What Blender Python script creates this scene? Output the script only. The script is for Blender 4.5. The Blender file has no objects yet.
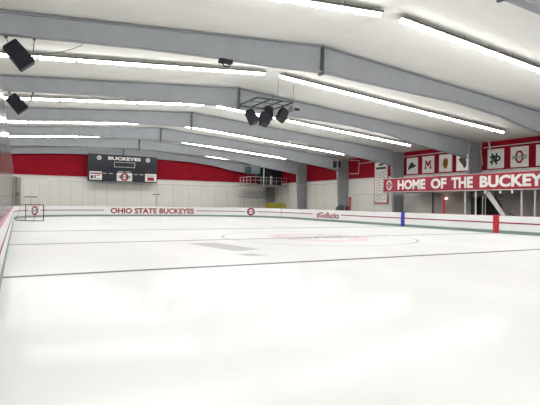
import bpy, bmesh, math, random
from mathutils import Vector, Matrix
random.seed(7)
C = bpy.context.scene.collection
PI = math.pi

# ------------------------------------------------------------------ materials
def lin(c):
    return tuple(((v/255)/12.92 if v/255 <= .04045 else ((v/255+.055)/1.055)**2.4) for v in c)
def mat(name, rgb, rough=.6, metal=0., var=0., scale=3., bump=0., bscale=20., spec=.5, stretch=None):
    m = bpy.data.materials.new(name); m.use_nodes = True
    nt = m.node_tree; n = nt.nodes; L = nt.links
    b = n['Principled BSDF']
    b.inputs['Roughness'].default_value = rough
    b.inputs['Metallic'].default_value = metal
    b.inputs['Specular IOR Level'].default_value = spec
    tc = n.new('ShaderNodeTexCoord'); mp = n.new('ShaderNodeMapping'); L.new(tc.outputs['Object'], mp.inputs[0])
    if stretch: mp.inputs['Scale'].default_value = stretch
    c = lin(rgb)
    nz = n.new('ShaderNodeTexNoise'); nz.inputs['Scale'].default_value = scale; nz.inputs['Detail'].default_value = 4
    L.new(mp.outputs[0], nz.inputs['Vector'])
    r = n.new('ShaderNodeValToRGB'); e = r.color_ramp.elements
    e[0].position = .3; e[1].position = .7
    e[0].color = tuple(v*(1-var) for v in c)+(1,); e[1].color = tuple(min(1, v*(1+var)) for v in c)+(1,)
    L.new(nz.outputs['Fac'], r.inputs[0]); L.new(r.outputs[0], b.inputs['Base Color'])
    if bump:
        bz = n.new('ShaderNodeTexNoise'); bz.inputs['Scale'].default_value = bscale; L.new(mp.outputs[0], bz.inputs['Vector'])
        bp = n.new('ShaderNodeBump'); bp.inputs['Strength'].default_value = bump; bp.inputs['Distance'].default_value = .05
        L.new(bz.outputs['Fac'], bp.inputs['Height']); L.new(bp.outputs[0], b.inputs['Normal'])
    return m
M = {}
M['ceiling'] = mat('ceiling_fabric', (225,224,219), .9, var=.03, scale=.5, bump=.35, bscale=1.2, spec=.1, stretch=(1,2.5,1))
M['steel'] = mat('painted_steel', (150,153,157), .55, var=.05, scale=1.5, spec=.3)
M['steel_dark'] = mat('dark_steel', (92,95,100), .5, var=.05)
M['galv'] = mat('galvanised', (150,148,144), .45, var=.08)
M['black'] = mat('black_cabinet', (34,34,42), .7, var=.1, spec=.2)
M['grille'] = mat('speaker_grille', (40,39,44), .6, var=.2, scale=60)
M['wall_white'] = mat('white_liner_panel', (232,229,222), .6, var=.03, scale=.8)
M['wall_red'] = mat('red_liner_panel', (150,14,36), .7, var=.08, scale=.7, spec=.15)
M['wall_grey'] = mat('grey_brown_partition', (186,175,170), .7, var=.05)
M['wall_left'] = mat('left_wall_white', (190,188,184), .7, var=.03)
M['concrete'] = mat('concrete', (120,118,115), .85, var=.1, bump=.1)
M['board'] = mat('white_dasher_board', (226,228,228), .35, var=.015, scale=2)
M['kick'] = mat('kick_plate', (122,138,133), .5, var=.06)
M['cap'] = mat('cap_rail', (206,120,136), .5, var=.05)
M['red'] = mat('scarlet', (160,20,50), .5, var=.04)
M['red_print'] = mat('scarlet_print', (146,18,46), .5, var=.03)
M['red_paint'] = mat('scarlet_post_paint', (180,14,36), .45, var=.04)
M['goal_red'] = mat('worn_dark_red', (112,22,36), .5)
M['blue'] = mat('blue_marker', (38,46,160), .45, var=.04)
M['white'] = mat('white_print', (236,234,230), .5, var=.02)
M['white_paint'] = mat('white_paint', (214,212,208), .5, var=.04)
M['grey_print'] = mat('grey_print', (120,116,116), .6)
M['dark_print'] = mat('dark_print', (44,44,48), .6)
M['green_print'] = mat('dark_green_print', (34,56,46), .6)
M['gold_print'] = mat('gold_print', (190,140,60), .6, var=.15, scale=12)
M['brown_print'] = mat('dark_brown_print', (64,54,52), .6, var=.2, scale=12)
M['navy'] = mat('scoreboard_black', (30,33,44), .5, var=.08)
M['stanchion'] = mat('pale_stanchion', (176,173,170), .5, var=.04)
M['teal'] = mat('dark_teal', (70,92,94), .6, var=.05)
M['frame_green'] = mat('frame_dark_green', (38,56,52), .5, var=.05)
M['yellow'] = mat('yellow_paint', (160,150,48), .5, var=.12, scale=4)
M['tarp'] = mat('black_tarp', (38,38,42), .7, var=.15, bump=.4, bscale=6)
M['net'] = mat('net_cord', (205,203,200), .8)
M['rubber'] = mat('rubber', (30,30,30), .8)
M['cable'] = mat('cable', (110,108,104), .6)
M['housing'] = mat('fixture_housing', (205,204,198), .5)
M['sill'] = mat('joint_line', (150,148,142), .7)
M['pad'] = mat('grey_pad', (165,172,176), .35)

def ice_material(name, c0, c1, gloss=.25):
    """frosted white ice: mostly diffuse, with a thin wet sheen that grows towards grazing view"""
    m = bpy.data.materials.new(name); m.use_nodes = True
    nt = m.node_tree; n = nt.nodes; L = nt.links; n.remove(n['Principled BSDF'])
    out = [x for x in n if x.type == 'OUTPUT_MATERIAL'][0]
    tc = n.new('ShaderNodeTexCoord'); mp = n.new('ShaderNodeMapping'); mp.inputs['Scale'].default_value = (1,.5,1)
    nz = n.new('ShaderNodeTexNoise'); nz.inputs['Scale'].default_value = .3; nz.inputs['Detail'].default_value = 6
    L.new(tc.outputs['Object'], mp.inputs[0]); L.new(mp.outputs[0], nz.inputs['Vector'])
    r = n.new('ShaderNodeValToRGB'); e = r.color_ramp.elements; e[0].color = lin(c0)+(1,); e[1].color = lin(c1)+(1,); e[0].position = .35; e[1].position = .65
    L.new(nz.outputs['Fac'], r.inputs[0])
    d = n.new('ShaderNodeBsdfDiffuse'); L.new(r.outputs[0], d.inputs[0])
    g = n.new('ShaderNodeBsdfGlossy'); g.inputs[0].default_value = (.95,.96,.97,1)
    rr = n.new('ShaderNodeMapRange'); rr.inputs[3].default_value = .07; rr.inputs[4].default_value = .16
    L.new(nz.outputs['Fac'], rr.inputs[0]); L.new(rr.outputs[0], g.inputs['Roughness'])
    n2 = n.new('ShaderNodeTexNoise'); n2.inputs['Scale'].default_value = 1.4; n2.inputs['Detail'].default_value = 3
    L.new(tc.outputs['Object'], n2.inputs['Vector'])
    bp = n.new('ShaderNodeBump'); bp.inputs['Strength'].default_value = .02; bp.inputs['Distance'].default_value = .02
    L.new(n2.outputs['Fac'], bp.inputs['Height']); L.new(bp.outputs[0], g.inputs['Normal'])
    fr = n.new('ShaderNodeFresnel'); fr.inputs[0].default_value = 1.31
    mu = n.new('ShaderNodeMath'); mu.operation = 'MULTIPLY'; mu.inputs[1].default_value = gloss; L.new(fr.outputs[0], mu.inputs[0])
    mx = n.new('ShaderNodeMixShader'); L.new(mu.outputs[0], mx.inputs[0]); L.new(d.outputs[0], mx.inputs[1]); L.new(g.outputs[0], mx.inputs[2])
    L.new(mx.outputs[0], out.inputs[0])
    return m
M['ice'] = ice_material('rink_ice', (232,232,232), (239,239,238))
for k_, c_ in (('ice_blue', (126,127,134)), ('ice_centre', (166,163,168)), ('ice_ring', (198,197,199)), ('ice_pink', (234,214,219)), ('ice_grey', (212,211,210))):
    M[k_] = ice_material(k_, c_, tuple(v+6 for v in c_))

def glass_material(name, tint, gloss_ior):
    m = bpy.data.materials.new(name); m.use_nodes = True
    nt = m.node_tree; n = nt.nodes; L = nt.links
    for x in list(n):
        if x.type == 'BSDF_PRINCIPLED': n.remove(x)
    out = [x for x in n if x.type == 'OUTPUT_MATERIAL'][0]
    t = n.new('ShaderNodeBsdfTransparent'); t.inputs[0].default_value = tint+(1,)
    g = n.new('ShaderNodeBsdfGlossy'); g.inputs['Roughness'].default_value = .12; g.inputs[0].default_value = (.8,.8,.8,1)
    fr = n.new('ShaderNodeFresnel'); fr.inputs[0].default_value = gloss_ior
    nz = n.new('ShaderNodeTexNoise'); nz.inputs['Scale'].default_value = 2.
    mu = n.new('ShaderNodeMath'); mu.operation = 'MULTIPLY'
    mr = n.new('ShaderNodeMapRange'); mr.inputs[3].default_value = .7; mr.inputs[4].default_value = 1.
    L.new(nz.outputs['Fac'], mr.inputs[0]); L.new(mr.outputs[0], mu.inputs[0]); L.new(fr.outputs[0], mu.inputs[1])
    mx = n.new('ShaderNodeMixShader'); L.new(mu.outputs[0], mx.inputs[0]); L.new(t.outputs[0], mx.inputs[1]); L.new(g.outputs[0], mx.inputs[2])
    L.new(mx.outputs[0], out.inputs[0])
    return m
M['glass'] = glass_material('rink_glass', (.985,.988,.985), 1.07)
M['glass_side'] = glass_material('side_glass', (.97,.975,.975), 1.06)
def emit(name, col, s):
    m = bpy.data.materials.new(name); m.use_nodes = True
    nt = m.node_tree; b = nt.nodes['Principled BSDF']
    b.inputs['Base Color'].default_value = (.9,.9,.9,1)
    b.inputs['Emission Color'].default_value = col+(1,); b.inputs['Emission Strength'].default_value = s
    return m
M['tube'] = emit('lit_fluorescent_lens', (1.,1.,.98), 22.)
M['lamp'] = emit('small_lit_lamp', (1.,.97,.9), 8.)

# ------------------------------------------------------------------ geometry helpers
def box(bm, x0, x1, y0, y1, z0, z1, rot=None, about=None, mi=0):
    vs = [bm.verts.new((x, y, z)) for x in (x0, x1) for y in (y0, y1) for z in (z0, z1)]
    fs = [bm.faces.new([vs[i] for i in q]) for q in ((0,1,3,2),(4,6,7,5),(0,4,5,1),(2,3,7,6),(0,2,6,4),(1,5,7,3))]
    for f in fs: f.material_index = mi
    if rot is not None:
        a = Vector(about); 
        for v in vs: v.co = a + rot @ (v.co - a)
    return vs
def prism(bm, pts, axis, a, b, mi=0):
    """polygon pts (2-D) extruded along axis 'x','y' or 'z' from a to b"""
    def P(p, t):
        return {'x': (t, p[0], p[1]), 'y': (p[0], t, p[1]), 'z': (p[0], p[1], t)}[axis]
    A = [bm.verts.new(P(p, a)) for p in pts]; B = [bm.verts.new(P(p, b)) for p in pts]
    n = len(pts)
    fs = [bm.faces.new(A), bm.faces.new(B[::-1])]
    for i in range(n): fs.append(bm.faces.new((A[i], B[i], B[(i+1) % n], A[(i+1) % n])))
    for f in fs: f.material_index = mi
    return A+B
def tube(bm, pts, r, seg=8):
    pts = [Vector(p) for p in pts]; rings = []
    for i, p in enumerate(pts):
        d = (pts[min(i+1, len(pts)-1)] - pts[max(i-1, 0)]).normalized()
        up = Vector((0,0,1)) if abs(d.z) < .9 else Vector((1,0,0))
        u = d.cross(up).normalized(); w = d.cross(u)
        rr = r[i] if isinstance(r, (list, tuple)) else r
        rings.append([bm.verts.new(p + rr*(math.cos(2*PI*k/seg)*u + math.sin(2*PI*k/seg)*w)) for k in range(seg)])
    for a, b in zip(rings, rings[1:]):
        for k in range(seg): bm.faces.new((a[k], a[(k+1) % seg], b[(k+1) % seg], b[k]))
    bm.faces.new(rings[0][::-1]); bm.faces.new(rings[-1])
def NB(): return bmesh.new()
def worldloc(o):
    v = Vector((0,0,0))
    while o: v += o.location; o = o.parent
    return v
def obj(name, bm, mats, parent=None, label=None, bevel=0., smooth=False):
    """link bm (built in world coordinates) as ONE mesh object"""
    off = worldloc(parent) if parent else Vector((0,0,0))
    if off.length: bmesh.ops.translate(bm, verts=bm.verts, vec=-off)
    bmesh.ops.recalc_face_normals(bm, faces=bm.faces)
    me = bpy.data.meshes.new(name); bm.to_mesh(me); bm.free()
    for m in (mats if isinstance(mats, (list, tuple)) else [mats]): me.materials.append(m)
    if smooth:
        for p in me.polygons: p.use_smooth = True
    o = bpy.data.objects.new(name, me); C.objects.link(o)
    if parent: o.parent = parent
    if label: o['label'] = label
    if bevel:
        b = o.modifiers.new('bevel', 'BEVEL'); b.width = bevel; b.segments = 2; b.limit_method = 'ANGLE'
    return o
def root(name, label, cat, loc=(0,0,0), group=None):
    o = bpy.data.objects.new(name, None); C.objects.link(o); o.location = loc; o.empty_display_size = .2
    o['label'] = label; o['category'] = cat
    if group: o['group'] = group
    return o
def tag(o, label, cat, group=None):
    o['label'] = label; o['category'] = cat
    if group: o['group'] = group
    return o
def recenter(o):
    """put a single-mesh thing's origin at its base centre"""
    me = o.data; xs = [v.co for v in me.vertices]
    c = Vector(((min(v.x for v in xs)+max(v.x for v in xs))/2, (min(v.y for v in xs)+max(v.y for v in xs))/2, min(v.z for v in xs)))
    for v in me.vertices: v.co -= c
    o.location = o.location + c
    return o
def struct(name, bm, m):
    o = obj(name, bm, m); o['kind'] = 'structure'; return o

ORD = ['first','second','third','fourth','fifth','sixth','seventh','eighth','ninth','tenth','eleventh','twelfth',
       'thirteenth','fourteenth','fifteenth','sixteenth','seventeenth','eighteenth','nineteenth','twentieth']

# 2-D lettering: (verts, faces) normalised so that it fills x0..x1 and y0..y1
def text2d(s, x0, x1, y0, y1, bold=.02, shear=0.):
    cu = bpy.data.curves.new('t', 'FONT'); cu.body = s; cu.size = 1; cu.offset = bold; cu.resolution_u = 3; cu.shear = shear
    cu.fill_mode = 'FRONT'
    o = bpy.data.objects.new('t', cu); C.objects.link(o)
    dg = bpy.context.evaluated_depsgraph_get(); dg.update()
    me = bpy.data.meshes.new_from_object(o.evaluated_get(dg))
    V = [(v.co.x, v.co.y) for v in me.vertices]; F = [tuple(p.vertices) for p in me.polygons]
    bpy.data.objects.remove(o); bpy.data.curves.remove(cu); bpy.data.meshes.remove(me)
    a, b = min(v[0] for v in V), max(v[0] for v in V); c, d = min(v[1] for v in V), max(v[1] for v in V)
    return [(x0+(x-a)/(b-a)*(x1-x0), y0+(y-c)/(d-c)*(y1-y0)) for x, y in V], F
def ring2d(cx, cy, rx, ry, tx, ty, cut=.55):
    """block letter O: an octagonal ring"""
    def oc(a, b): 
        k = cut
        return [(cx+a, cy-b*(1-k)), (cx+a, cy+b*(1-k)), (cx+a*(1-k), cy+b), (cx-a*(1-k), cy+b), (cx-a, cy+b*(1-k)), (cx-a, cy-b*(1-k)), (cx-a*(1-k), cy-b), (cx+a*(1-k), cy-b)]
    o, i = oc(rx, ry), oc(rx-tx, ry-ty)
    return o+i, [(k, (k+1) % 8, 8+(k+1) % 8, 8+k) for k in range(8)]
def quad2d(x0, x1, y0, y1): return [(x0,y0),(x1,y0),(x1,y1),(x0,y1)], [(0,1,2,3)]
def poly2d(pts): return list(pts), [tuple(range(len(pts)))]
def decal(shapes, f):
    """2-D shapes -> bmesh, through the surface mapping f(x, y)"""
    bm = NB()
    for V, F in shapes:
        vs = [bm.verts.new(f(x, y)) for x, y in V]
        for q in F:
            try: bm.faces.new([vs[i] for i in q])
            except ValueError: pass
    return bm
def decal_obj(name, shapes, f, m, parent, label=None):
    bm = decal(shapes, f); off = worldloc(parent)
    me = bpy.data.meshes.new(name)
    bmesh.ops.translate(bm, verts=bm.verts, vec=-off); bm.to_mesh(me); bm.free(); me.materials.append(m)
    o = bpy.data.objects.new(name, me); C.objects.link(o); o.parent = parent
    if label: o['label'] = label
    return o

# ------------------------------------------------------------------ dimensions (metres; Y runs down the rink)
XL, XR = -.265, 25.6; YC = 18.82; YE = 51.6; YN = 2*YC-YE; R = 8.5; DB = 7.87
RX = 12.19; RZ = 8.85; SL = .0785
WX0, WX1 = -10.6, 35.0; WY0, WY1 = -22., 64.6
BENT = [18.056+9.211*i for i in range(-4, 6)]; BENT[-1] = 64.0
def cz(x, off=0.): return RZ - off - SL*abs(x-RX)

# ------------------------------------------------------------------ the hall
bm = NB(); box(bm, WX0, WX1, WY0, WY1, -.3, -.05); struct('floor', bm, M['concrete'])
bm = NB()
prism(bm, [(WX0-.1, cz(WX0)), (RX, RZ), (WX1+.1, cz(WX1)), (WX1+.1, cz(WX1)+.2), (RX, RZ+.2), (WX0-.1, cz(WX0)+.2)], 'y', WY0, WY1+.1)
struct('ceiling', bm, M['ceiling'])
SEAM = 4.62
def wall_y(name, y0, y1):
    bm = NB()
    prism(bm, [(WX0, -.3), (WX1, -.3), (WX1, SEAM), (WX0, SEAM)], 'y', y0, y1, 0)
    prism(bm, [(WX0, SEAM), (WX1, SEAM), (WX1, cz(WX1)), (RX, RZ), (WX0, cz(WX0))], 'y', y0, y1, 1)
    return struct(name, bm, [M['wall_white'], M['wall_red']])
wall_y('wall_far', WY1, WY1+.15); wall_y('wall_near', WY0-.15, WY0)
def wall_x(name, x0, x1):
    zt = cz((x0+x1)/2)
    bm = NB(); box(bm, x0, x1, WY0, WY1, -.3, SEAM, mi=0); box(bm, x0, x1, WY0, WY1, SEAM, zt, mi=1)
    return struct(name, bm, [M['wall_white'], M['wall_red']])
wall_x('wall_right', WX1, WX1+.15); wall_x('wall_left', WX0-.15, WX0)
# ledge under the red band, and the vertical joints of the liner panels on the side wall
bm = NB(); box(bm, WX0, WX1, WY1-.10, WY1, SEAM-.08, SEAM+.04); struct('trim_1', bm, M['white_paint'])
bm = NB(); box(bm, WX1-.10, WX1, WY0, WY1-.1, SEAM-.08, SEAM+.04); struct('trim_2', bm, M['white_paint'])

# ------------------------------------------------------------------ steel frames
def i_section_rafter(parent, side, y):
    """tapered plate girder from the ridge splice to the knee"""
    s = side
    prof = [(0,7.62),(5.0,7.40),(9.2,7.24),(12.5,6.90),(15.4,6.36),(19.6,5.86),(21.2,5.58)] if s > 0 else \
           [(0,7.62),(3.2,7.50),(5.9,7.46),(8.2,7.36),(10.7,7.20),(12.8,7.05),(15.4,6.40),(19.6,5.86),(21.2,5.58)]
    top = [(RX+s*d, cz(RX+s*d, .05)) for d, _ in prof]; bot = [(RX+s*d, z) for d, z in prof]
    bm = NB()
    prism(bm, top+bot[::-1], 'y', y-.015, y+.015)                                # web
    for line, sg in ((top, -1), (bot, 1)):                                       # flanges
        prism(bm, line+[(x, z+sg*.03) for x, z in line[::-1]], 'y', y-.16, y+.16)
    for d in (21.15,):                                                           # knee stiffener
        x = RX+s*d; box(bm, x-.015, x+.015, y-.15, y+.15, 5.6, cz(x, .08))
    obj('rafter', bm, M['steel'], parent)
def column(parent, side, y):
    s = side; xi, xo = RX+s*21.15, RX+s*22.66
    bm = NB(); zt = cz(xo, .05)
    prism(bm, [(xi, zt), (xo, zt), (xo, -.05), (RX+s*21.5, -.05), (xi, 5.6)], 'y', y-.015, y+.015)
    for a, b in (((xi, zt), (xi, 5.6)), ((xi, 5.6), (RX+s*21.5, -.05)), ((xo, zt), (xo, -.05))):
        prism(bm, [a, b, (b[0]+s*.03, b[1]), (a[0]+s*.03, a[1])], 'y', y-.16, y+.16)
    box(bm, min(xi, xo), max(xi, xo), y-.15, y+.15, 5.58, 5.61)
    obj('column', bm, M['steel'], parent)
FR = {-4:None, -3:'steel frame at the back of the hall behind the viewer', -2:'steel frame behind the viewer', -1:'grey steel roof frame seen only in the top right corner',
      0:'nearest full grey steel roof frame crossing from upper left above the hanging speaker', 1:'second grey steel roof frame, passing behind the ceiling speaker rig',
      2:'third grey steel roof frame, column half hidden by the red banner\'s left end', 3:'fourth grey steel roof frame, its column carrying the small dark ventilator box',
      4:'fifth grey steel roof frame, its column just right of the corner balcony', 5:'farthest grey steel frame, against the end wall under the corner balcony'}
for i in range(-3, 6):
    y = BENT[i+4]
    t = root('steel_frame', FR[i], 'steel frame', (RX, y, -.05), 'steel roof frames')
    for s in (1, -1):
        i_section_rafter(t, s, y); column(t, s, y)
    bm = NB(); box(bm, RX-.05, RX-.02, y-.17, y+.17, 7.5, RZ-.04); box(bm, RX+.02, RX+.05, y-.17, y+.17, 7.5, RZ-.04)
    for z in (7.7, 7.9, 8.4, 8.65):
        for q in (-.1, .1): tube(bm, [(RX-.08, y+q, z), (RX+.08, y+q, z)], .02, 6)
    obj('splice_plate', bm, M['steel_dark'], t)

# ------------------------------------------------------------------ fluorescent strip lights, end to end in rows
PITCH = 1.585
def make_light():
    t = root('strip_light', 'x', 'light')
    bm = NB(); box(bm, -.78, .78, -.09, .09, .03, .09); box(bm, -.785, .785, -.15, .15, .02, .035)
    box(bm, -.5, -.46, -.02, .02, .09, .2); box(bm, .46, .5, -.02, .02, .09, .2)
    obj('housing', bm, M['housing'], t, bevel=.006)
    bm = NB()
    prism(bm, [(-.09, .02), (-.075, -.05), (-.04, -.075), (.04, -.075), (.075, -.05), (.09, .02)], 'x', -.72, .72)
    obj('lens', bm, M['tube'], t, label='glowing white lens')
    return t
light0 = make_light(); first = True
rows = [(-4.97,'row behind the viewer'), (4.24,'row overhead'), (13.49,'nearest row, cut by the top of the picture'), (22.75,'second row, behind the nearest full roof frame'),
        (32.2,'third row, just behind the ceiling speaker rig'), (41.9,'fourth row'), (51.5,'fifth row'), (60.0,'sixth and farthest row')]
for y, rn in rows:
    for s in (1, -1):
        for k in range(12):
            d = .45 + PITCH*(k+.5); x = RX+s*d
            if first: o = light0; kids = []; first = False
            else:
                o = light0.copy(); C.objects.link(o)
                for ch in light0.children:
                    c = ch.copy(); C.objects.link(c); c.parent = o
            o.location = (x, y, cz(x, .205)); o.rotation_euler = (0, s*math.atan(SL), 0)
            o['label'] = 'strip light, %s %s of the ridge, %s' % (ORD[k], 'right' if s > 0 else 'left', rn)
            o['group'] = 'fluorescent strip lights'
# conduits the rows hang from
for y, rn in rows[1:]:
    for s, w in ((1, 'right'), (-1, 'left')):
        bm = NB(); a = .5; b = 19.4
        tube(bm, [(RX+s*a, y-.16, cz(RX+s*a, .13)), (RX+s*b, y-.16, cz(RX+s*b, .13))], .03, 6)
        for k in range(13):
            x = RX+s*(a+.2+k*1.55); tube(bm, [(x, y-.16, cz(x, .13)), (x, y-.16, cz(x, .005))], .012, 5)
        recenter(tag(obj('conduit', bm, M['cable']), 'thin conduit, %s slope, %s' % (w, rn), 'conduit', 'conduits along the light rows'))

# ------------------------------------------------------------------ the ice and its painted marks
def rr_outline(off, n=16, z=0.):
    """rounded rectangle, inset(-)/outset(+) from the inner board face; starts at the near end of the left side, clockwise"""
    pts = []
    for cx, cy, a0 in ((XL+R, YE-R, PI), (XR-R, YE-R, PI/2), (XR-R, YN+R, 0), (XL+R, YN+R, -PI/2)):
        for k in range(n+1):
            a = a0 - PI/2*k/n; pts.append((cx+(R+off)*math.cos(a), cy+(R+off)*math.sin(a)))
    return pts
ice = root('ice_sheet', 'wide glossy white ice surface filling the floor inside the boards', 'ice', (RX, YC, -.05))
bm = NB(); prism(bm, rr_outline(0.0), 'z', -.05, 0.); obj('ice', bm, M['ice'], ice)
def onice(x, y): return Vector((x, y, .004))
for nm, y, w, mk, lb in (('blue_line', YC-DB, .115, 'ice_blue', 'nearest grey-blue line across the ice'), ('centre_line', YC, .15, 'ice_centre', 'faint centre line'), ('blue_line', YC+DB, .15, 'ice_blue', 'faint far line')):
    decal_obj(nm, [quad2d(XL+.02, XR-.02, y-w, y+w)], onice, M[mk], ice, lb)
def circle2d(cx, cy, r0, r1, n=64):
    V = [(cx+r*math.cos(2*PI*k/n), cy+r*math.sin(2*PI*k/n)) for r in (r0, r1) for k in range(n)]
    return V, [(k, (k+1) % n, n+(k+1) % n, n+k) for k in range(n)]
def onice2(x, y): return Vector((x, y, .006))
decal_obj('centre_circle', [circle2d(12.67, YC, 4.5, 4.6)], onice2, M['ice_ring'], ice)
decal_obj('centre_logo', [ring2d(12.67, YC, 2.15, 2.5, .8, .8)], onice2, M['ice_pink'], ice, 'faded pink block letter O at centre ice')
decal_obj('centre_logo_lettering', [text2d('OHIO STATE', 10.6, 14.7, YC-.7, YC+.6, .05)], lambda x, y: Vector((x, y, .009)), M['ice_ring'], ice, 'grey OHIO STATE lettering at centre ice')
decal_obj('printed_panel', [poly2d([(5.74,17.6), (6.9,17.4), (7.4,14.5), (6.3,14.1)])], onice2, M['ice_grey'], ice, 'pale grey printed patch left of centre ice')
decal_obj('small_print', [poly2d([(5.9,13.35), (6.5,13.3), (6.75,12.7), (6.1,12.7)])], onice2, M['ice_grey'], ice, 'small grey patch near the printed panel')
for x, y in ((5.9, 39.2), (19.4, 39.2)):
    decal_obj('faceoff_circle', [circle2d(x, y, 4.5, 4.58), circle2d(x, y, 0, .3, 24)], onice2, M['ice_ring'], ice)

# ------------------------------------------------------------------ dasher boards
segs = [('l', (XL, YN+R), (0, 1), 2*(YE-R-YC)), ('a', (XL+R, YE-R), PI, 0), ('l', (XL+R, YE), (1, 0), XR-XL-2*R), ('a', (XR-R, YE-R), PI/2, 0),
        ('l', (XR, YE-R), (0, -1), 2*(YE-R-YC)), ('a', (XR-R, YN+R), 0, 0), ('l', (XR-R, YN), (-1, 0), XR-XL-2*R), ('a', (XL+R, YN+R), -PI/2, 0)]
AL = R*PI/2
S0 = []; acc = 0
for q in segs: S0.append(acc); acc += q[3] if q[0] == 'l' else AL
STOT = acc
def P(s, off):
    s %= STOT
    i = max(k for k in range(8) if S0[k] <= s+1e-9); q = segs[i]; t = s-S0[i]
    if q[0] == 'l':
        d = q[2]; n = (-d[1], d[0]); return Vector((q[1][0]+d[0]*t+n[0]*off, q[1][1]+d[1]*t+n[1]*off, 0))
    a = q[2]-t/R; return Vector((q[1][0]+(R+off)*math.cos(a), q[1][1]+(R+off)*math.sin(a), 0))
def s_left(y): return y-(YN+R)
def s_far(x): return S0[2]+(x-(XL+R))
def s_right(y): return S0[4]+(YE-R-y)
def frange(s0, s1, st=.5):
    n = max(1, int(math.ceil((s1-s0)/st))); return [s0+(s1-s0)*k/n for k in range(n+1)]
def strip(bm, s0, s1, o0, o1, z0, z1, st=.5):
    """solid bar following the boards, from offset o0 to o1"""
    rings = []
    for s in frange(s0, s1, st):
        a, b = P(s, o0), P(s, o1)
        rings.append([bm.verts.new((p.x, p.y, z)) for p, z in ((a, z0), (b, z0), (b, z1), (a, z1))])
    for a, b in zip(rings, rings[1:]):
        for k in range(4): bm.faces.new((a[k], a[(k+1) % 4], b[(k+1) % 4], b[k]))
    bm.faces.new(rings[0]); bm.faces.new(rings[-1][::-1])
HB = 1.07
boards = root('dasher_boards', 'white dasher boards with red stripe running all round the ice', 'rink boards', (RX, YC, -.05))
bm = NB(); strip(bm, 0, STOT-.001, .0, .12, -.04, HB-.015); obj('panel', bm, M['board'], boards)
bm = NB(); strip(bm, 0, STOT-.001, -.02, -.001, -.03, .19); obj('kick_plate', bm, M['kick'], boards)
bm = NB(); strip(bm, 0, STOT-.001, .004, .15, HB-.015, HB); obj('cap_rail', bm, M['cap'], boards)
def onboard(o=-.006): return lambda s, z: (lambda p: Vector((p.x, p.y, z)))(P(s, o))
gaps = sorted([(s_left(46.2), s_left(46.2))])
def sc_left(t): return S0[1]+t*AL
def sc_right(t): return S0[3]+t*AL
LG = S0[1]+AL*.40
breaks = [(LG-.8, LG+.8), (s_far(7.94), s_far(17.97)), (S0[3]+AL*.545-.75, S0[3]+AL*.545+.75), (s_right(39.0), s_right(34.45))]
cur = 0; n = 0
for a, b in breaks+[(STOT-.001, None)]:
    bm = NB(); strip(bm, cur, a, -.009, -.001, .60, .68); obj('red_stripe', bm, M['red_print'], boards, 'red stripe'); cur = b
def bentshape(sh, n=1): return sh
def split_text(s, s0, s1, z0, z1, bold=.03): return [text2d(s, s0, s1, z0, z1, bold)]
decal_obj('lettering', split_text('OHIO STATE BUCKEYES', s_far(8.6), s_far(17.73), .29, .89, .035), onboard(-.012), M['red_print'], boards, 'OHIO STATE BUCKEYES in red capitals on the far boards')
decal_obj('lettering', split_text('#GoBucks', s_right(38.3), s_right(34.72), .25, .86, .03), onboard(-.012), M['red_print'], boards, '#GoBucks in red on the right boards')
for sc in (LG, S0[3]+AL*.545):
    lr = decal_obj('logo_ring', [ring2d(sc, .62, .46, .42, .2, .17)], onboard(-.012), M['red_print'], boards, 'red block letter O emblem')
    decal_obj('logo_band', [text2d('OHIO STATE', sc-.56, sc+.56, .50, .74, .06)], onboard(-.016), M['grey_print'], lr, 'dark lettering across the emblem')
for nm, y, m, w in (('blue_marker', YC+DB, 'blue', .18), ('red_marker', YC, 'red_paint', .2), ('blue_marker', YC-DB, 'blue', .26)):
    for fn in (s_right, s_left):
        if fn is s_left and y > YC-20: continue
        s = fn(y); bm = NB(); strip(bm, s-w, s+w, -.03, -.001, .0, HB+.01, .25); strip(bm, s-w, s+w, -.03, .16, HB+.001, HB+.03, .25)
        obj(nm, bm, M[m], boards)
for s in (s_right(47.2+.2) if False else S0[3]+AL*.86, s_far(3.0)+0):
    if s == s_far(3.0): continue
    bm = NB(); strip(bm, s-.02, s+.02, -.012, -.001, .0, HB-.03, .1); obj('gate_seam', bm, M['steel_dark'], boards)

# ------------------------------------------------------------------ protective glass
def pane(s0, s1, z1, label, group, st_dark=False):
    bm = NB(); strip(bm, s0+.01, s1-.01, .06, .075, HB, z1, .3)
    m = P((s0+s1)/2, .07); t = root('glass_pane', label, 'glass panel', (m.x, m.y, HB), group)
    obj('glass', bm, M['glass_side' if z1 > 3.8 else 'glass'], t)
    bm = NB(); strip(bm, s0-.014, s0+.014, .060, .072, HB, z1, .1); obj('stanchion', bm, M['stanchion'], t)
    bm = NB(); strip(bm, s0+.02, s1-.02, .060, .075, z1-.0, z1+.03, .3); obj('top_edge', bm, M['galv'], t)
    return t
ZG = 3.5
k = 0; s = S0[0]+.0
for i, s in enumerate(frange(s_left(-4), S0[1], 1.85)[:-1]):
    w = (S0[1]-s_left(-4))/(len(frange(s_left(-4), S0[1], 1.85))-1)
    yy = YN+R+s
    pane(s, s+w, 3.92, 'tall glass pane along the left side boards, %s one before the far left corner' % ORD[int(round((S0[1]-s)/w))-1] if int(round((S0[1]-s)/w)) <= 20 else 'tall glass pane beside the viewer', 'glass panes along the left side')
w = AL/11
for i in range(11): pane(S0[1]+i*w, S0[1]+(i+1)*w, ZG, 'clear pane in the rounded far left corner, %s after the left side' % ORD[i], 'glass panes of the far left corner')
Lf = segs[2][3]; nf = 5; w = Lf/nf
for i in range(nf): pane(S0[2]+i*w, S0[2]+(i+1)*w, ZG, 'clear pane above the far end boards, %s from the left' % ORD[i], 'glass panes above the far end')
w = AL/9
for i in range(9): pane(S0[3]+i*w, S0[3]+(i+1)*w, ZG, 'clear pane in the rounded far right corner, %s from the end boards' % ORD[i], 'glass panes of the far right corner')
s = S0[4]; se = s_right(34.); w = (se-s)/6
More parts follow.
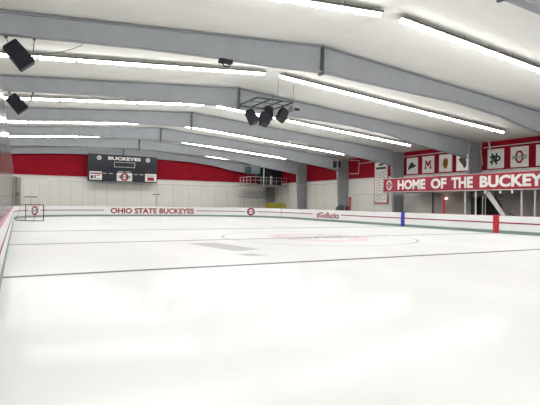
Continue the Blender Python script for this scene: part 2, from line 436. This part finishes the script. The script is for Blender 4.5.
for i in range(6): pane(s+i*w, s+(i+1)*w, ZG, 'clear pane on the right side above #GoBucks, %s after the corner' % ORD[i], 'tall panes of the right side')
w = 1.95
for i in range(5): pane(se+i*w, se+(i+1)*w, 2.45, 'lower clear pane on the right side beyond the red post, %s from it' % ORD[i], 'low panes of the right side')

# ------------------------------------------------------------------ goal pushed to the left boards
g = root('hockey_goal', 'ice hockey goal with white net parked by the far left boards', 'goal', (.5, 40.3, 0))
A = Vector((1.75, 39.9, 0)); B = Vector((.55, 41.2, 0)); bk = Vector((-.73, -.68, 0))*.92; up = Vector((0,0,1.22))
bm = NB(); tube(bm, [A+Vector((0,0,.0)), A+up], .035); tube(bm, [B, B+up], .035); tube(bm, [A+up, B+up], .035)
obj('goal_posts', bm, M['goal_red'], g)
bm = NB()
A2, B2 = A+bk, B+bk
tube(bm, [A+Vector((0,0,.03)), A2+Vector((0,0,.03)), B2+Vector((0,0,.03)), B+Vector((0,0,.03))], .03)
mid = (A2+B2)/2; tube(bm, [A+up, A+up+bk*.45, A2+Vector((0,0,.06))], .02); tube(bm, [B+up, B+up+bk*.45, B2+Vector((0,0,.06))], .02)
tube(bm, [A+up+bk*.45, B+up+bk*.45], .02)
obj('base_frame', bm, M['steel_dark'], g)
bm = NB()
for i in range(13):
    f = i/12; p = A.lerp(B, f)
    tube(bm, [p+up, p+up+bk*.45, p+bk+Vector((0,0,.06))], .006, 4)
for i in range(10):
    f = i/9; h = up*(1-f) + (bk*(.45+.55*f))
    tube(bm, [A+h, B+h], .006, 4)
    for Q in (A, B): tube(bm, [Q+up*(1-f), Q+up*(1-f)+bk*(.45+.5*f)], .006, 4)
obj('net', bm, M['net'], g, 'white cord net')

# ------------------------------------------------------------------ scoreboard on the end wall
YS = 63.55
sb = root('scoreboard', 'wide black scoreboard lettered BUCKEYES on the far red wall', 'scoreboard', (12.15, YS+.15, 4.15))
bm = NB(); box(bm, 7.75, 16.55, YS, YS+.28, 4.15, 7.6); obj('cabinet', bm, M['navy'], sb, bevel=.02)
def onsb(x, z): return Vector((x, YS-.012, z))
def onsb2(x, z): return Vector((x, YS-.05, z))
decal_obj('lettering', [text2d('BUCKEYES', 10.2, 14.35, 6.92, 7.36, .045)], onsb, M['white'], sb, 'BUCKEYES in wide white capitals')
bm = NB()
for a in ((10.95, 13.6, 6.02, 6.08), (10.95, 13.6, 6.64, 6.70), (10.95, 11.01, 6.02, 6.7), (13.54, 13.6, 6.02, 6.7)): box(bm, a[0], a[1], YS-.03, YS+.01, a[2], a[3])
obj('clock_frame', bm, M['white_paint'], sb, 'thin white frame of the dark clock window')
for q in ((11.45, 12.2, 5.42, 5.5), (12.35, 13.05, 5.42, 5.5), (9.6, 10.0, 5.12, 5.2), (10.3, 10.8, 5.12, 5.2), (13.5, 13.95, 5.12, 5.2), (14.2, 14.7, 5.12, 5.2)):
    decal_obj('small_text', [quad2d(*q)], onsb, M['white_paint'], sb, 'tiny white caption')
for cx in (9.1, 15.3):
    decal_obj('emblem', [ring2d(cx, 7.12, .27, .27, .12, .12), circle2d(cx, 7.12, 0, .1, 12)], onsb, M['white_paint'], sb, 'small pale round emblem')
SP = []
for x0, x1, z0, z1 in ((7.95, 9.45, 4.3, 5.35), (11.3, 13.25, 4.22, 5.3), (14.95, 16.45, 4.28, 5.3)):
    bm = NB(); box(bm, x0, x1, YS-.04, YS, z0, z1); SP.append(obj('sign_panel', bm, M['white'], sb, 'white panel'))
for k_, q, mk in ((0, (8.0, 9.4, 5.02, 5.2), 'red_print'), (0, (8.1, 8.4, 4.45, 4.85), 'dark_print'), (0, (8.55, 8.7, 4.42, 4.9), 'dark_print'), (0, (8.8, 9.2, 4.42, 4.5), 'dark_print'), (0, (8.8, 9.2, 4.8, 4.9), 'dark_print'),
                  (2, (15.1, 16.3, 5.0, 5.08), 'dark_print'), (2, (15.25, 16.15, 4.4, 4.85), 'red_print')):
    decal_obj('panel_print', [quad2d(*q)], onsb2, M[mk], SP[k_], 'red print' if mk[0] == 'r' else 'dark print')
decal_obj('panel_logo', [ring2d(12.27, 4.77, .5, .5, .24, .2)], lambda x, z: Vector((x, YS-.045, z)), M['red_print'], SP[1], 'red block letter O')
decal_obj('logo_lettering', [text2d('OHIO STATE', 11.5, 13.05, 4.6, 4.94, .05)], onsb2, M['dark_print'], SP[1], 'dark OHIO STATE lettering')

# ------------------------------------------------------------------ right side: mezzanine with banner
MX, MZ0, MZ1 = 31.0, 2.88, 4.12
MY0, MY1 = 0., 34.95
mz = root('mezzanine', 'raised viewing gallery along the right wall behind the red banner', 'mezzanine', (33., 20., -.05))
bm = NB(); box(bm, MX, WX1-.02, MY0, MY1, MZ0-.08, MZ0); obj('deck', bm, M['galv'], mz)
bm = NB(); box(bm, MX-.02, MX+.0, MY0, MY1, MZ0-.08, MZ0+.02)
obj('edge_beam', bm, M['white_paint'], mz)
bm = NB()
for i in range(18): tube(bm, [(MX+.06, MY0+.3+i*2.02, MZ0), (MX+.06, MY0+.3+i*2.02, MZ1-.03)], .025, 6)
tube(bm, [(MX+.06, MY0, MZ1-.03), (MX+.06, MY1, MZ1-.03)], .03, 8); tube(bm, [(MX+.06, MY0, 3.4), (MX+.06, MY1, 3.4)], .02, 6)
obj('railing', bm, M['white_paint'], mz)
for y in (25.64, 24.66, 20.9, 19.93, 14.5, 9.0):
    bm = NB(); tube(bm, [(MX+.12, y, -.05), (MX+.12, y, MZ0-.08)], .07, 10); box(bm, MX+.02, MX+.22, y-.1, y+.1, -.05, -.03)
    obj('post', bm, M['white_paint'], mz, 'white support post')
for y in (23.75, 22.5, 21.55):
    bm = NB(); box(bm, MX-.02, MX+.04, y-.07, y+.07, MZ0-.3, MZ0-.05); obj('bracket', bm, M['white'], mz, 'small white bracket')
BXF = MX-.05
bn = root('banner', 'long red banner reading HOME OF THE BUCKEYES on the gallery front', 'banner', (BXF, 24.4, 2.86))
bm = NB(); box(bm, BXF-.02, BXF, 14.0, 34.9, 2.86, 4.10); obj('cloth', bm, M['red'], bn)
bm = NB(); box(bm, BXF-.035, BXF+.005, 14.0, 34.9, 4.08, 4.12); box(bm, BXF-.035, BXF+.005, 14.0, 34.9, 2.82, 2.87); obj('hem', bm, M['white_paint'], bn, 'pale hem')
def onbn(o): return lambda y, z: Vector((BXF-.02-o, -y, z))
# lettering: x axis = -Y; H starts at Y 33.0, BUCKEYES B at Y 24.2
def bt(s, ya, yb): return text2d(s, -ya, -yb, 3.03, 3.92, .045)
for wd, ya, yb in (('HOME', 32.98, 29.6), ('OF', 29.0, 27.35), ('THE', 26.85, 24.8), ('BUCKEYES', 24.19, 18.05)):
    decal_obj('lettering', [bt(wd, ya, yb)], onbn(.006), M['white'], bn, wd + ' in bold white capitals')
lr = decal_obj('logo_ring', [ring2d(-34.1, 3.48, .36, .46, .16, .15)], onbn(.006), M['white_paint'], bn, 'pale block letter O emblem')
decal_obj('logo_band', [quad2d(-34.55, -33.62, 3.33, 3.6)], onbn(.010), M['cap'], lr, 'band across the emblem')
decal_obj('logo_text', [text2d('OHIO STATE', -34.52, -33.66, 3.38, 3.55, .04)], onbn(.014), M['grey_print'], lr)

# wall below the gallery and doorway in it
bm = NB(); box(bm, 34.1, 34.2, 27.45, 31.75, -.05, MZ0-.08); box(bm, 34.1, 34.2, 6.0, 24.6, -.05, MZ0-.08); box(bm, 34.1, 34.2, 24.6, 27.45, 2.35, MZ0-.08)
struct('wall_gallery', bm, M['wall_grey'])
bm = NB(); box(bm, 34.25, 34.3, 24.6, 27.45, -.05, 2.35); struct('doorway_shade_1', bm, M['rubber'])  # black sheet standing in for the shade inside the open doorway
bm = NB(); box(bm, 34.05, 34.1, 24.5, 24.62, -.05, 2.4); box(bm, 34.05, 34.1, 27.43, 27.55, -.05, 2.4); box(bm, 34.05, 34.1, 24.5, 27.55, 2.35, 2.45); box(bm, 34.04, 34.1, 31.6, 31.75, -.05, MZ0-.08); struct('trim_5', bm, M['steel_dark'])
# lamp beneath the gallery
t = root('wall_lamp', 'small bright lamp on the wall beside the red post under the banner', 'lamp', (34.1, 30.0, 2.2))
bm = NB(); box(bm, 34.0, 34.1, 29.95, 30.15, 2.2, 2.35); obj('bracket', bm, M['white_paint'], t)
bm = NB(); box(bm, 33.9, 34.0, 29.97, 30.13, 2.22, 2.33); obj('lamp_glass', bm, M['lamp'], t, 'lit lamp')
# staircase
st = root('staircase', 'grey open-tread metal staircase dropping from beneath the gallery', 'staircase', (31.7, 22.3, -.05))
def flight(xa, xb):
    ya, za, yb, zb = 23.95, 2.78, 21.75, -.05
    for x, m, lb in ((xa, 'white_paint', 'pale near stringer'), (xb, 'galv', None)):
        bm = NB(); prism(bm, [(ya, za), (ya-.35, za), (yb-.3, zb), (yb+.0, zb), (ya, za-.22)], 'x', x-.03, x+.03); obj('stringer', bm, M[m], st, lb)
    for i in range(11):
        f = (i+.7)/12; y = ya-.15+(yb-ya)*f; z = za-.05+(zb-za)*f
        bm = NB(); box(bm, xa+.03, xb-.03, y-.14, y+.14, z-.03, z); obj('tread', bm, M['steel_dark'], st)
    bm = NB(); tube(bm, [(xb, ya-.45, za-.1), (xb, yb-.2, .9)], .025, 8); tube(bm, [(xb, yb-.2, .9), (xb, yb-.15, zb)], .025, 8); tube(bm, [(xb, 22.5, .95), (xb, 22.5, 1.75)], .02, 6); obj('handrail', bm, M['galv'], st)
flight(31.3, 32.3)
# thin rail gate beside the stairs
t = root('rail_frame', 'slim pale upright rail frame in front of the dark doorway', 'railing', (31.8, 24.9, -.05))
bm = NB()
for y in (24.35, 24.1): tube(bm, [(31.5, y, -.05), (31.5, y, 2.3)], .03, 8)
tube(bm, [(31.5, 24.35, 2.3), (31.5, 24.1, 2.3)], .03, 8); obj('rail', bm, M['white_paint'], t)

# red padded posts behind the right boards
for x, y, h, lb in ((27.0, 34.96, 2.3, 'red post standing beside the black covered heap'), (27.0, 24.07, 2.35, 'red post under the banner beside the small lamp')):
    t = root('red_post', lb, 'post', (x, y, -.05))
    bm = NB(); tube(bm, [(x, y, -.05), (x, y, h)], .085, 12); obj('pole', bm, M['red_paint'], t)
    bm = NB(); box(bm, x-.18, x+.18, y-.18, y+.18, -.05, -.02); obj('base_plate', bm, M['steel_dark'], t)

# black covered heap
def lump(bm, cx, cy, z0, rx, ry, h, n=20, m=8):
    rings = []
    for j in range(m):
        f = j/(m-1); rr = math.cos(f*PI/2)**.55; z = z0+h*math.sin(f*PI/2)
        rings.append([bm.verts.new((cx+rx*rr*math.cos(2*PI*k/n)*(1+.07*math.sin(3*k+j)), cy+ry*rr*math.sin(2*PI*k/n)*(1+.06*math.cos(2.3*k)), z+.05*math.sin(k*1.7+j)*(0 if j == 0 else 1))) for k in range(n)])
    for a, b in zip(rings, rings[1:]):
        for k in range(n): bm.faces.new((a[k], a[(k+1) % n], b[(k+1) % n], b[k]))
    bm.faces.new(rings[-1]); bm.faces.new(rings[0][::-1])
bm = NB(); lump(bm, 27.2, 36.3, -.05, .6, 1.2, 1.6)
recenter(tag(obj('covered_equipment', bm, M['tarp'], smooth=True), 'rounded heap under a black cover behind the right boards near #GoBucks', 'cover'))

# yellow machine behind the far right corner
yc = root('yellow_cart', 'low yellow cart parked behind the far right corner boards', 'cart', (29.4, 54.6, -.05))
bm = NB(); prism(bm, [(28.7, .45), (31.3, .45), (31.3, 1.55), (30.8, 1.72), (29.0, 1.72), (28.7, 1.6)], 'y', 54.0, 55.3); obj('body', bm, M['yellow'], yc, bevel=.06)
for x in (29.2, 30.8):
    for y in (54.0, 55.3):
        bm = NB(); tube(bm, [(x, y-.1, .3), (x, y+.1, .3)], .34, 18); obj('wheel', bm, M['rubber'], yc)
bm = NB(); tube(bm, [(28.72, 54.2, 1.5), (28.3, 54.2, 1.85), (28.3, 55.1, 1.85), (28.72, 55.1, 1.5)], .04, 6); obj('handle', bm, M['steel_dark'], yc)

# corner balcony
bl = root('corner_balcony', 'railed metal platform hung in the far right corner', 'balcony', (31.5, 60.5, 4.1))
bm = NB(); box(bm, 28.8, 34.9, 60.0, 63.7, 4.12, 4.3); obj('platform', bm, M['galv'], bl)
bm = NB()
for k in range(8):
    x = 28.85+k*.84; tube(bm, [(x, 60.05, 4.3), (x, 60.05, 5.35)], .03, 6)
for z in (4.85, 5.35): tube(bm, [(28.85, 60.05, z), (34.8, 60.05, z)], .03, 6); tube(bm, [(28.85, 60.05, z), (28.85, 63.6, z)], .03, 6)
for k in range(4): tube(bm, [(28.85, 60.05+k*1.15, 4.3), (28.85, 60.05+k*1.15, 5.35)], .03, 6)
obj('railing', bm, M['white_paint'], bl)
bm = NB(); tube(bm, [(30.95, 60.0, 4.12), (30.95, 60.0, 6.75)], .085, 10); box(bm, 30.7, 31.2, 59.9, 60.1, 6.72, 6.85); obj('hanger_post', bm, M['white_paint'], bl, 'thick white post')
for x, w, z0, z1, m, lb in ((30.5, .75, 5.9, 6.95, 'teal', 'dull teal duct box under the rafters at the left of the corner balcony'), (33.3, 1.55, 4.3, 6.9, 'black', 'large dark machinery cabinet on the corner balcony behind its railing')):
    t = root('air_handler', lb, 'machine', (x, 62.4, z0))
    y0 = 61.7; y1 = 63.6 if z0 < 5 else 63.83
    bm = NB(); box(bm, x-w, x+w, y0, y1, z0, z1); cs = obj('casing', bm, M[m], t, bevel=.03)
    for z in range(4):
        bm = NB(); box(bm, x-w*.7, x+w*.7, y0-.04, y0, z0+.2+z*.2, z0+.28+z*.2); obj('louvre', bm, M['steel_dark'], cs)
bm = NB(); box(bm, 32.2, 32.5, 60.3, 60.5, 4.31, 5.6); recenter(tag(obj('control_cabinet', bm, M['white_paint'], bevel=.02), 'narrow pale cabinet on the corner balcony by its railing', 'cabinet'))

# small ventilator box on the fourth frame's column
t = root('ventilator', 'dark square ventilator in a pale frame on the fourth frame column', 'ventilator', (32.85, BENT[7], 5.75))
bm = NB(); box(bm, 32.75, 33.3, BENT[7]-.85, BENT[7]+.2, 5.75, 6.8); obj('casing', bm, M['galv'], t, bevel=.03)
bm = NB(); box(bm, 32.72, 32.76, BENT[7]-.72, BENT[7]+.07, 5.9, 6.65); box(bm, 32.85, 33.2, BENT[7]-.87, BENT[7]-.84, 5.9, 6.65); obj('grille', bm, M['black'], t)

# record poster on the side wall
pt = root('record_board', 'tall white list board with pink border on the right wall left of the banner', 'sign', (34.9, 39.75, 1.75))
bm = NB(); box(bm, 34.86, 34.97, 38.65, 40.85, 1.75, 6.35); obj('border', bm, M['cap'], pt)
bm = NB(); box(bm, 34.84, 34.86, 38.8, 40.7, 1.9, 6.3); sh_ = obj('sheet', bm, M['white'], pt)
def onpt(y, z): return Vector((34.835, -y, z))
rows_ = [quad2d(-40.1, -39.4, 5.9, 6.1), quad2d(-40.55, -38.95, 5.5, 5.75)]
for k in range(11):
    z = 5.15-k*.29
    for q in range(5):
        a = -40.5+q*.32+random.random()*.08; rows_.append(quad2d(a, a+.14+random.random()*.1, z+.06*math.sin(q*2+k), z+.09+.06*math.sin(q*2+k)))
decal_obj('writing', rows_[:2], onpt, M['dark_print'], sh_, 'dark heading'); decal_obj('writing', rows_[2:], onpt, M['grey_print'], sh_, 'rows of small grey entries')

# wall pipes
bm = NB(); tube(bm, [(34.85, 45.3, 5.3), (34.85, 43.6, 5.2), (34.85, 43.5, 6.35), (34.85, 41.2, 6.42), (34.85, 38.6, 6.66)], .05, 8); tube(bm, [(34.85, 45.3, 6.9), (34.85, 43.5, 6.72), (34.85, 43.5, 6.35)], .035, 8)
recenter(tag(obj('wall_pipe', bm, M['white_paint']), 'white bent pipe on the red band right of the ventilator', 'pipe'))
for ya, yb, lb in ((36.2, 28.3, 'pale rail along the wall above the first four square pennants'), (26.9, 14.0, 'pale rail along the wall above the pennants at the right edge')):
    bm = NB(); tube(bm, [(34.8, ya, 6.58), (34.8, yb, 6.58)], .04, 8)
    for k in range(4): 
        y = ya+(yb-ya)*(k+.3)/4; tube(bm, [(34.8, y, 6.58), (35.0, y, 6.62)], .02, 6)
    recenter(tag(obj('pennant_rail', bm, M['white_paint']), lb, 'rail'))
bm = NB(); tube(bm, [(34.6, 26.2, 7.03), (34.6, 26.1, 6.1)], .06, 8); tube(bm, [(34.6, 27.0, 6.4), (34.6, 26.8, 5.2), (34.6, 27.1, 4.8)], .03, 6)
recenter(tag(obj('drain_pipe', bm, M['white_paint']), 'short white vertical pipe beside the green ND pennant', 'pipe'))

# square pennants of the rival schools
def onwall(o): return lambda y, z: Vector((34.95-o, -y, z))
def S(yc, zc, sh):  # shapes given in pennant-local units (-1..1) -> wall coordinates
    out = []
    for V, F in sh: out.append(([(-yc+x*.75, zc+z*.8) for x, z in V], F))
    return out
Mshape = [poly2d([(-.6,-.5),(-.25,-.5),(-.25,-.3),(-.35,-.3),(-.28,.1),(0,-.35),(.28,.1),(.35,-.3),(.25,-.3),(.25,-.5),(.6,-.5),(.6,-.3),(.52,-.3),(.42,.3),(.5,.3),(.5,.5),(.2,.5),(0,.15),(-.2,.5),(-.5,.5),(-.5,.3),(-.42,.3),(-.52,-.3),(-.6,-.3)])]
beav = [poly2d([(-.75,-.55),(-.6,.0),(-.3,.35),(0,.5),(.25,.3),(.45,.05),(.75,.2),(.65,-.1),(.3,-.2),(-.1,-.25)])]
crest = [circle2d(0, 0, 0, .38, 20), poly2d([(-.4,.1),(-.25,.62),(0,.45),(.25,.62),(.4,.1)]), poly2d([(-.36,-.1),(-.2,-.62),(.2,-.62),(.36,-.1)])]
husky = [poly2d([(-.5,.35),(-.2,.6),(.35,.55),(.6,.2),(.6,-.35),(.3,-.65),(.1,-.3),(-.2,0)])]
nd = [text2d('N', -.5, .2, -.6, .6, .05), text2d('D', -.25, .65, -.3, .35, .05), quad2d(-.7,-.3,.1,.3), quad2d(-.7,-.3,-.4,-.2)]
pens = [(35.24, beav, 'green_print', 'white square pennant with a slanting dark emblem, leftmost on the red wall'), (33.14, Mshape, 'red_print', 'white square pennant with a maroon block M on the red wall'),
        (31.04, crest, 'gold_print', 'white square pennant with a gold crest on the red wall'), (28.98, husky, 'brown_print', 'white square pennant with a dark brown shape, hung against the steel column'),
        (25.83, nd, 'green_print', 'white square pennant with interlocked dark green N and D'), (23.72, None, 'red_print', 'white square pennant with red block O and OHIO STATE lettering'),
        (21.6, 'circ', 'red_print', 'white square pennant with a red round emblem, at the right picture edge')]
for yc, sh, m, lb in pens:
    t = root('pennant', lb, 'pennant', (34.97, yc, 4.78), 'square school pennants')
    w = .76
    px = 34.95 if yc > 29.5 or yc < 27 else 33.2
    if px < 34: w = .6; yc = 27.72; t.location = (33.22, yc, 4.7)
    bm = NB(); n = 8
    box(bm, px, px+.025, yc-w, yc+w, 4.78 if px > 34 else 4.62, 6.4 if px > 34 else 5.98); obj('cloth', bm, M['white'], t)
    if sh is None:
        em = decal_obj('emblem', S(yc, 5.58, [ring2d(0, 0, .46, .62, .19, .2)]), onwall(.01), M['red_print'], t)
        decal_obj('emblem_lettering', S(yc, 5.58, [text2d('OHIO STATE', -.82, .82, -.24, .18, .05)]), onwall(.02), M['grey_print'], em)
    elif sh == 'circ':
        em = decal_obj('emblem', S(yc, 5.58, [circle2d(0, 0, 0, .5, 28)]), onwall(.01), M[m], t); decal_obj('emblem_mark', S(yc, 5.58, [circle2d(0, 0, .2, .3, 20)]), onwall(.02), M['white'], em)
    else: decal_obj('emblem', S(yc, 5.58 if px > 34 else 5.3, sh), (lambda y, z: Vector((px-.01, -y, z))), M[m], t)

# ------------------------------------------------------------------ hanging speakers
def speaker(loc, axis, L, W, D, label, hang=None, group=None, roll=0):
    """cabinet whose long axis (front) points along axis; tapered towards the back"""
    ax = Vector(axis).normalized(); t = root('hanging_speaker', label, 'speaker', loc, group)
    y = Vector((0,1,0)) - ax*ax.y; y.normalize(); z = ax.cross(y)
    c = Vector(loc)
    def pt(a, b, d): return c+ax*a+z*b+y*d
    bm = NB()
    secs = [(-.5, .8, .7), (-.44, .92, .8), (.46, 1, 1), (.5, .94, .95)]
    rings = [[bm.verts.new(pt(a*L, sx*W/2*k1, sy*D/2*k2)) for sx, sy in ((-1,-1),(1,-1),(1,1),(-1,1))] for a, k1, k2 in secs]
    for p, q in zip(rings, rings[1:]):
        for k in range(4): bm.faces.new((p[k], p[(k+1) % 4], q[(k+1) % 4], q[k]))
    bm.faces.new(rings[0][::-1]); bm.faces.new(rings[-1])
    obj('cabinet', bm, M['black'], t, bevel=.02)
    bm = NB(); q0 = [bm.verts.new(pt(a, sx*W*.43, sy*D*.43)) for a in (.49*L, .515*L) for sx, sy in ((-1,-1),(1,-1),(1,1),(-1,1))]
    for f in ((0,1,2,3),(4,5,6,7),(0,1,5,4),(1,2,6,5),(2,3,7,6),(3,0,4,7)): bm.faces.new([q0[i] for i in f])
    obj('grille', bm, M['grille'], t, 'grey front grille')
    bm = NB(); tube(bm, [pt(0, 0, -D*.56), pt(0, -.0, -D*.6)], .04, 8)
    for sy in (-1, 1):
        tube(bm, [pt(0, 0, sy*D*.5), pt(0, 0, sy*D*.58)], .05, 8)
    obj('yoke_knob', bm, M['black'], t)
    if hang:
        for a, b in hang:
            bm = NB(); tube(bm, [a, b], .018, 6); box(bm, a[0]-.05, a[0]+.05, a[1]-.05, a[1]+.05, a[2]-.02, a[2]+.16)
            obj('hanger', bm, M['steel_dark'], t)
    return t
speaker((-.05, 18.45, 6.56), (.66, 0, -.75), .92, .58, .5, 'black loudspeaker hung from the nearest full roof frame at far left', [((-.43, 18.2, 7.02), (-.3, 18.4, 6.75)), ((.42, 18.2, 7.1), (.38, 18.4, 6.35))])
speaker((-.11, 27.65, 6.53), (.66, 0, -.75), .92, .62, .5, 'black loudspeaker hung from the second roof frame at far left', [((-.45, 27.4, 7.0), (-.35, 27.6, 6.75)), ((.62, 27.4, 7.08), (.3, 27.6, 6.3))])
# ceiling rig
rg = root('speaker_rig', 'dark green square frame hung below the ceiling ridge carrying speakers', 'frame', (13.2, 25.5, 7.6))
bm = NB(); z = 7.65; xa, xb, ya, yb = 12.0, 14.45, 24.3, 26.9
for a, b in (((xa,ya),(xb,ya)), ((xa,yb),(xb,yb)), ((xa,ya),(xa,yb)), ((xb,ya),(xb,yb)), ((12.9,ya),(12.9,yb)), ((13.7,ya),(13.7,yb))):
    tube(bm, [(a[0], a[1], z), (b[0], b[1], z)], .045, 6)
obj('frame', bm, M['frame_green'], rg)
bm = NB()
for x, y in ((13.4, ya), (xb, ya), (12.03, yb), (xb, yb)): tube(bm, [(x, y, z), (x, y, cz(x))], .015, 5)
obj('hanger_rod', bm, M['steel_dark'], rg)
bm = NB()
for x, y, zz in ((12.17, 25.3, 7.15), (13.0, 25.3, 7.2), (13.45, 25.3, 7.6), (14.2, 25.3, 7.55), (15.05, 25.3, 7.6)):
    tube(bm, [(x, y, zz-.1), (x, y, z)], .025, 6)
tube(bm, [(11.98, 25.3, z), (15.15, 25.3, z)], .035, 6)
obj('mounting_bar', bm, M['steel_dark'], rg)
speaker((12.17, 25.3, 6.72), (.35, -.35, -.85), .86, .52, .5, 'black speaker under the rig, leftmost of its four')
speaker((13.02, 25.3, 6.66), (-.2, -.4, -.8), .80, .52, .5, 'black speaker under the rig, lowest and second from the left')
speaker((13.52, 25.75, 7.12), (-.15, -.2, -.9), .88, .5, .5, 'black speaker under the rig, tucked behind the lowest one')
speaker((14.28, 25.3, 7.05), (-.45, -.3, -.8), .84, .56, .5, 'black speaker under the rig, rightmost of its four')
t = root('projector', 'small grey box hanging at the right end of the speaker rig', 'projector', (15.1, 25.3, 7.3))
bm = NB(); box(bm, 14.85, 15.38, 25.0, 25.6, 7.28, 7.62); obj('body', bm, M['steel'], t, bevel=.03)
bm = NB(); box(bm, 14.92, 15.3, 24.97, 25.02, 7.34, 7.5); obj('lens', bm, M['black'], t)
# small fitting on the nearest full frame, brackets and sagging cables
t = root('junction_fitting', 'small dark fitting clamped under the nearest full roof frame', 'fitting', (7.48, 18.06, 7.2))
bm = NB(); box(bm, 7.2, 7.75, 17.95, 18.2, 7.33, 7.46); tube(bm, [(7.3, 18.06, 7.33), (7.42, 18.06, 7.2), (7.62, 18.06, 7.2), (7.7, 18.06, 7.35)], .03, 6); obj('clamp', bm, M['black'], t)
def cable(p, q, sag, label, r=.012):
    p, q = Vector(p), Vector(q); bm = NB()
    tube(bm, [p.lerp(q, k/12)+Vector((0,0,-sag*4*(k/12)*(1-k/12))) for k in range(13)], r, 5)
    recenter(tag(obj('cable', bm, M['cable']), label, 'cable'))
cable((2.0, 18.2, 7.2), (-.1, 20.0, 7.2), .25, 'thin sagging cable from the nearest frame to the left speaker')
cable((7.0, 27.1, 7.5), (3.0, 27.1, 7.36), .3, 'thin sagging cable near the second frame on the left')

# ------------------------------------------------------------------ small things behind the far boards
t = root('lamp_pole', 'thin dark pole with a box head behind the far left corner boards', 'pole', (0.0, 53.2, -.05))
bm = NB(); tube(bm, [(.0, 53.2, -.05), (.0, 53.2, 2.2)], .04, 8); obj('pole', bm, M['steel_dark'], t)
bm = NB(); box(bm, -.16, .16, 53.05, 53.35, 1.95, 2.3); obj('head', bm, M['steel_dark'], t)
for x0, x1, zz, lb in ((.6, 1.75, 1.9, 'dark crossbar stand behind the far left glass'), (24.1, 27.5, 2.35, 'wide dark crossbar stand behind the far right glass'), (13.45, 14.3, 2.45, 'short dark crossbar stand behind the far boards, right of the scoreboard')):
    t = root('bar_stand', lb, 'stand', ((x0+x1)/2, 53.4, -.05))
    bm = NB(); tube(bm, [(x0, 53.4, zz), (x1, 53.4, zz)], .05, 8); obj('crossbar', bm, M['steel_dark'], t)
    bm = NB()
    for x in ((x0+x1)/2,) if x1-x0 < 2 else (x0+.7, x1-.5): tube(bm, [(x, 53.4, -.05), (x, 53.4, zz if x1-x0 < 2 else zz+.9)], .03, 8); box(bm, x-.2, x+.2, 53.2, 53.6, -.05, -.02)
    obj('upright', bm, M['galv'], t)

# ------------------------------------------------------------------ light of the room, camera
w = bpy.data.worlds.new('world'); bpy.context.scene.world = w; w.use_nodes = True
w.node_tree.nodes['Background'].inputs[0].default_value = (.8,.85,.9,1); w.node_tree.nodes['Background'].inputs[1].default_value = .1

a, b, c = math.radians(28.084), math.radians(.143), math.radians(.866)
fw = Vector((math.sin(a)*math.cos(b), math.cos(a)*math.cos(b), math.sin(b)))
Rt = Vector((math.cos(a), -math.sin(a), 0)); Up = Vector((-math.sin(a)*math.sin(b), -math.cos(a)*math.sin(b), math.cos(b)))
R2 = Rt*math.cos(c)+Up*math.sin(c); U2 = Up*math.cos(c)-Rt*math.sin(c)
cd = bpy.data.cameras.new('camera'); cam = bpy.data.objects.new('camera', cd); C.objects.link(cam)
cam.matrix_world = Matrix(((R2.x, U2.x, -fw.x, 0), (R2.y, U2.y, -fw.y, 0), (R2.z, U2.z, -fw.z, 1.574), (0,0,0,1)))
cd.sensor_width = 36; cd.lens = 472.73/540*36; cd.clip_start = .05; cd.clip_end = 300
sc = bpy.context.scene; sc.camera = cam
sc.view_settings.view_transform = 'Standard'; sc.view_settings.look = 'None'; sc.view_settings.gamma = 1; sc.view_settings.use_curve_mapping = False
sc.view_settings.exposure = 0.76
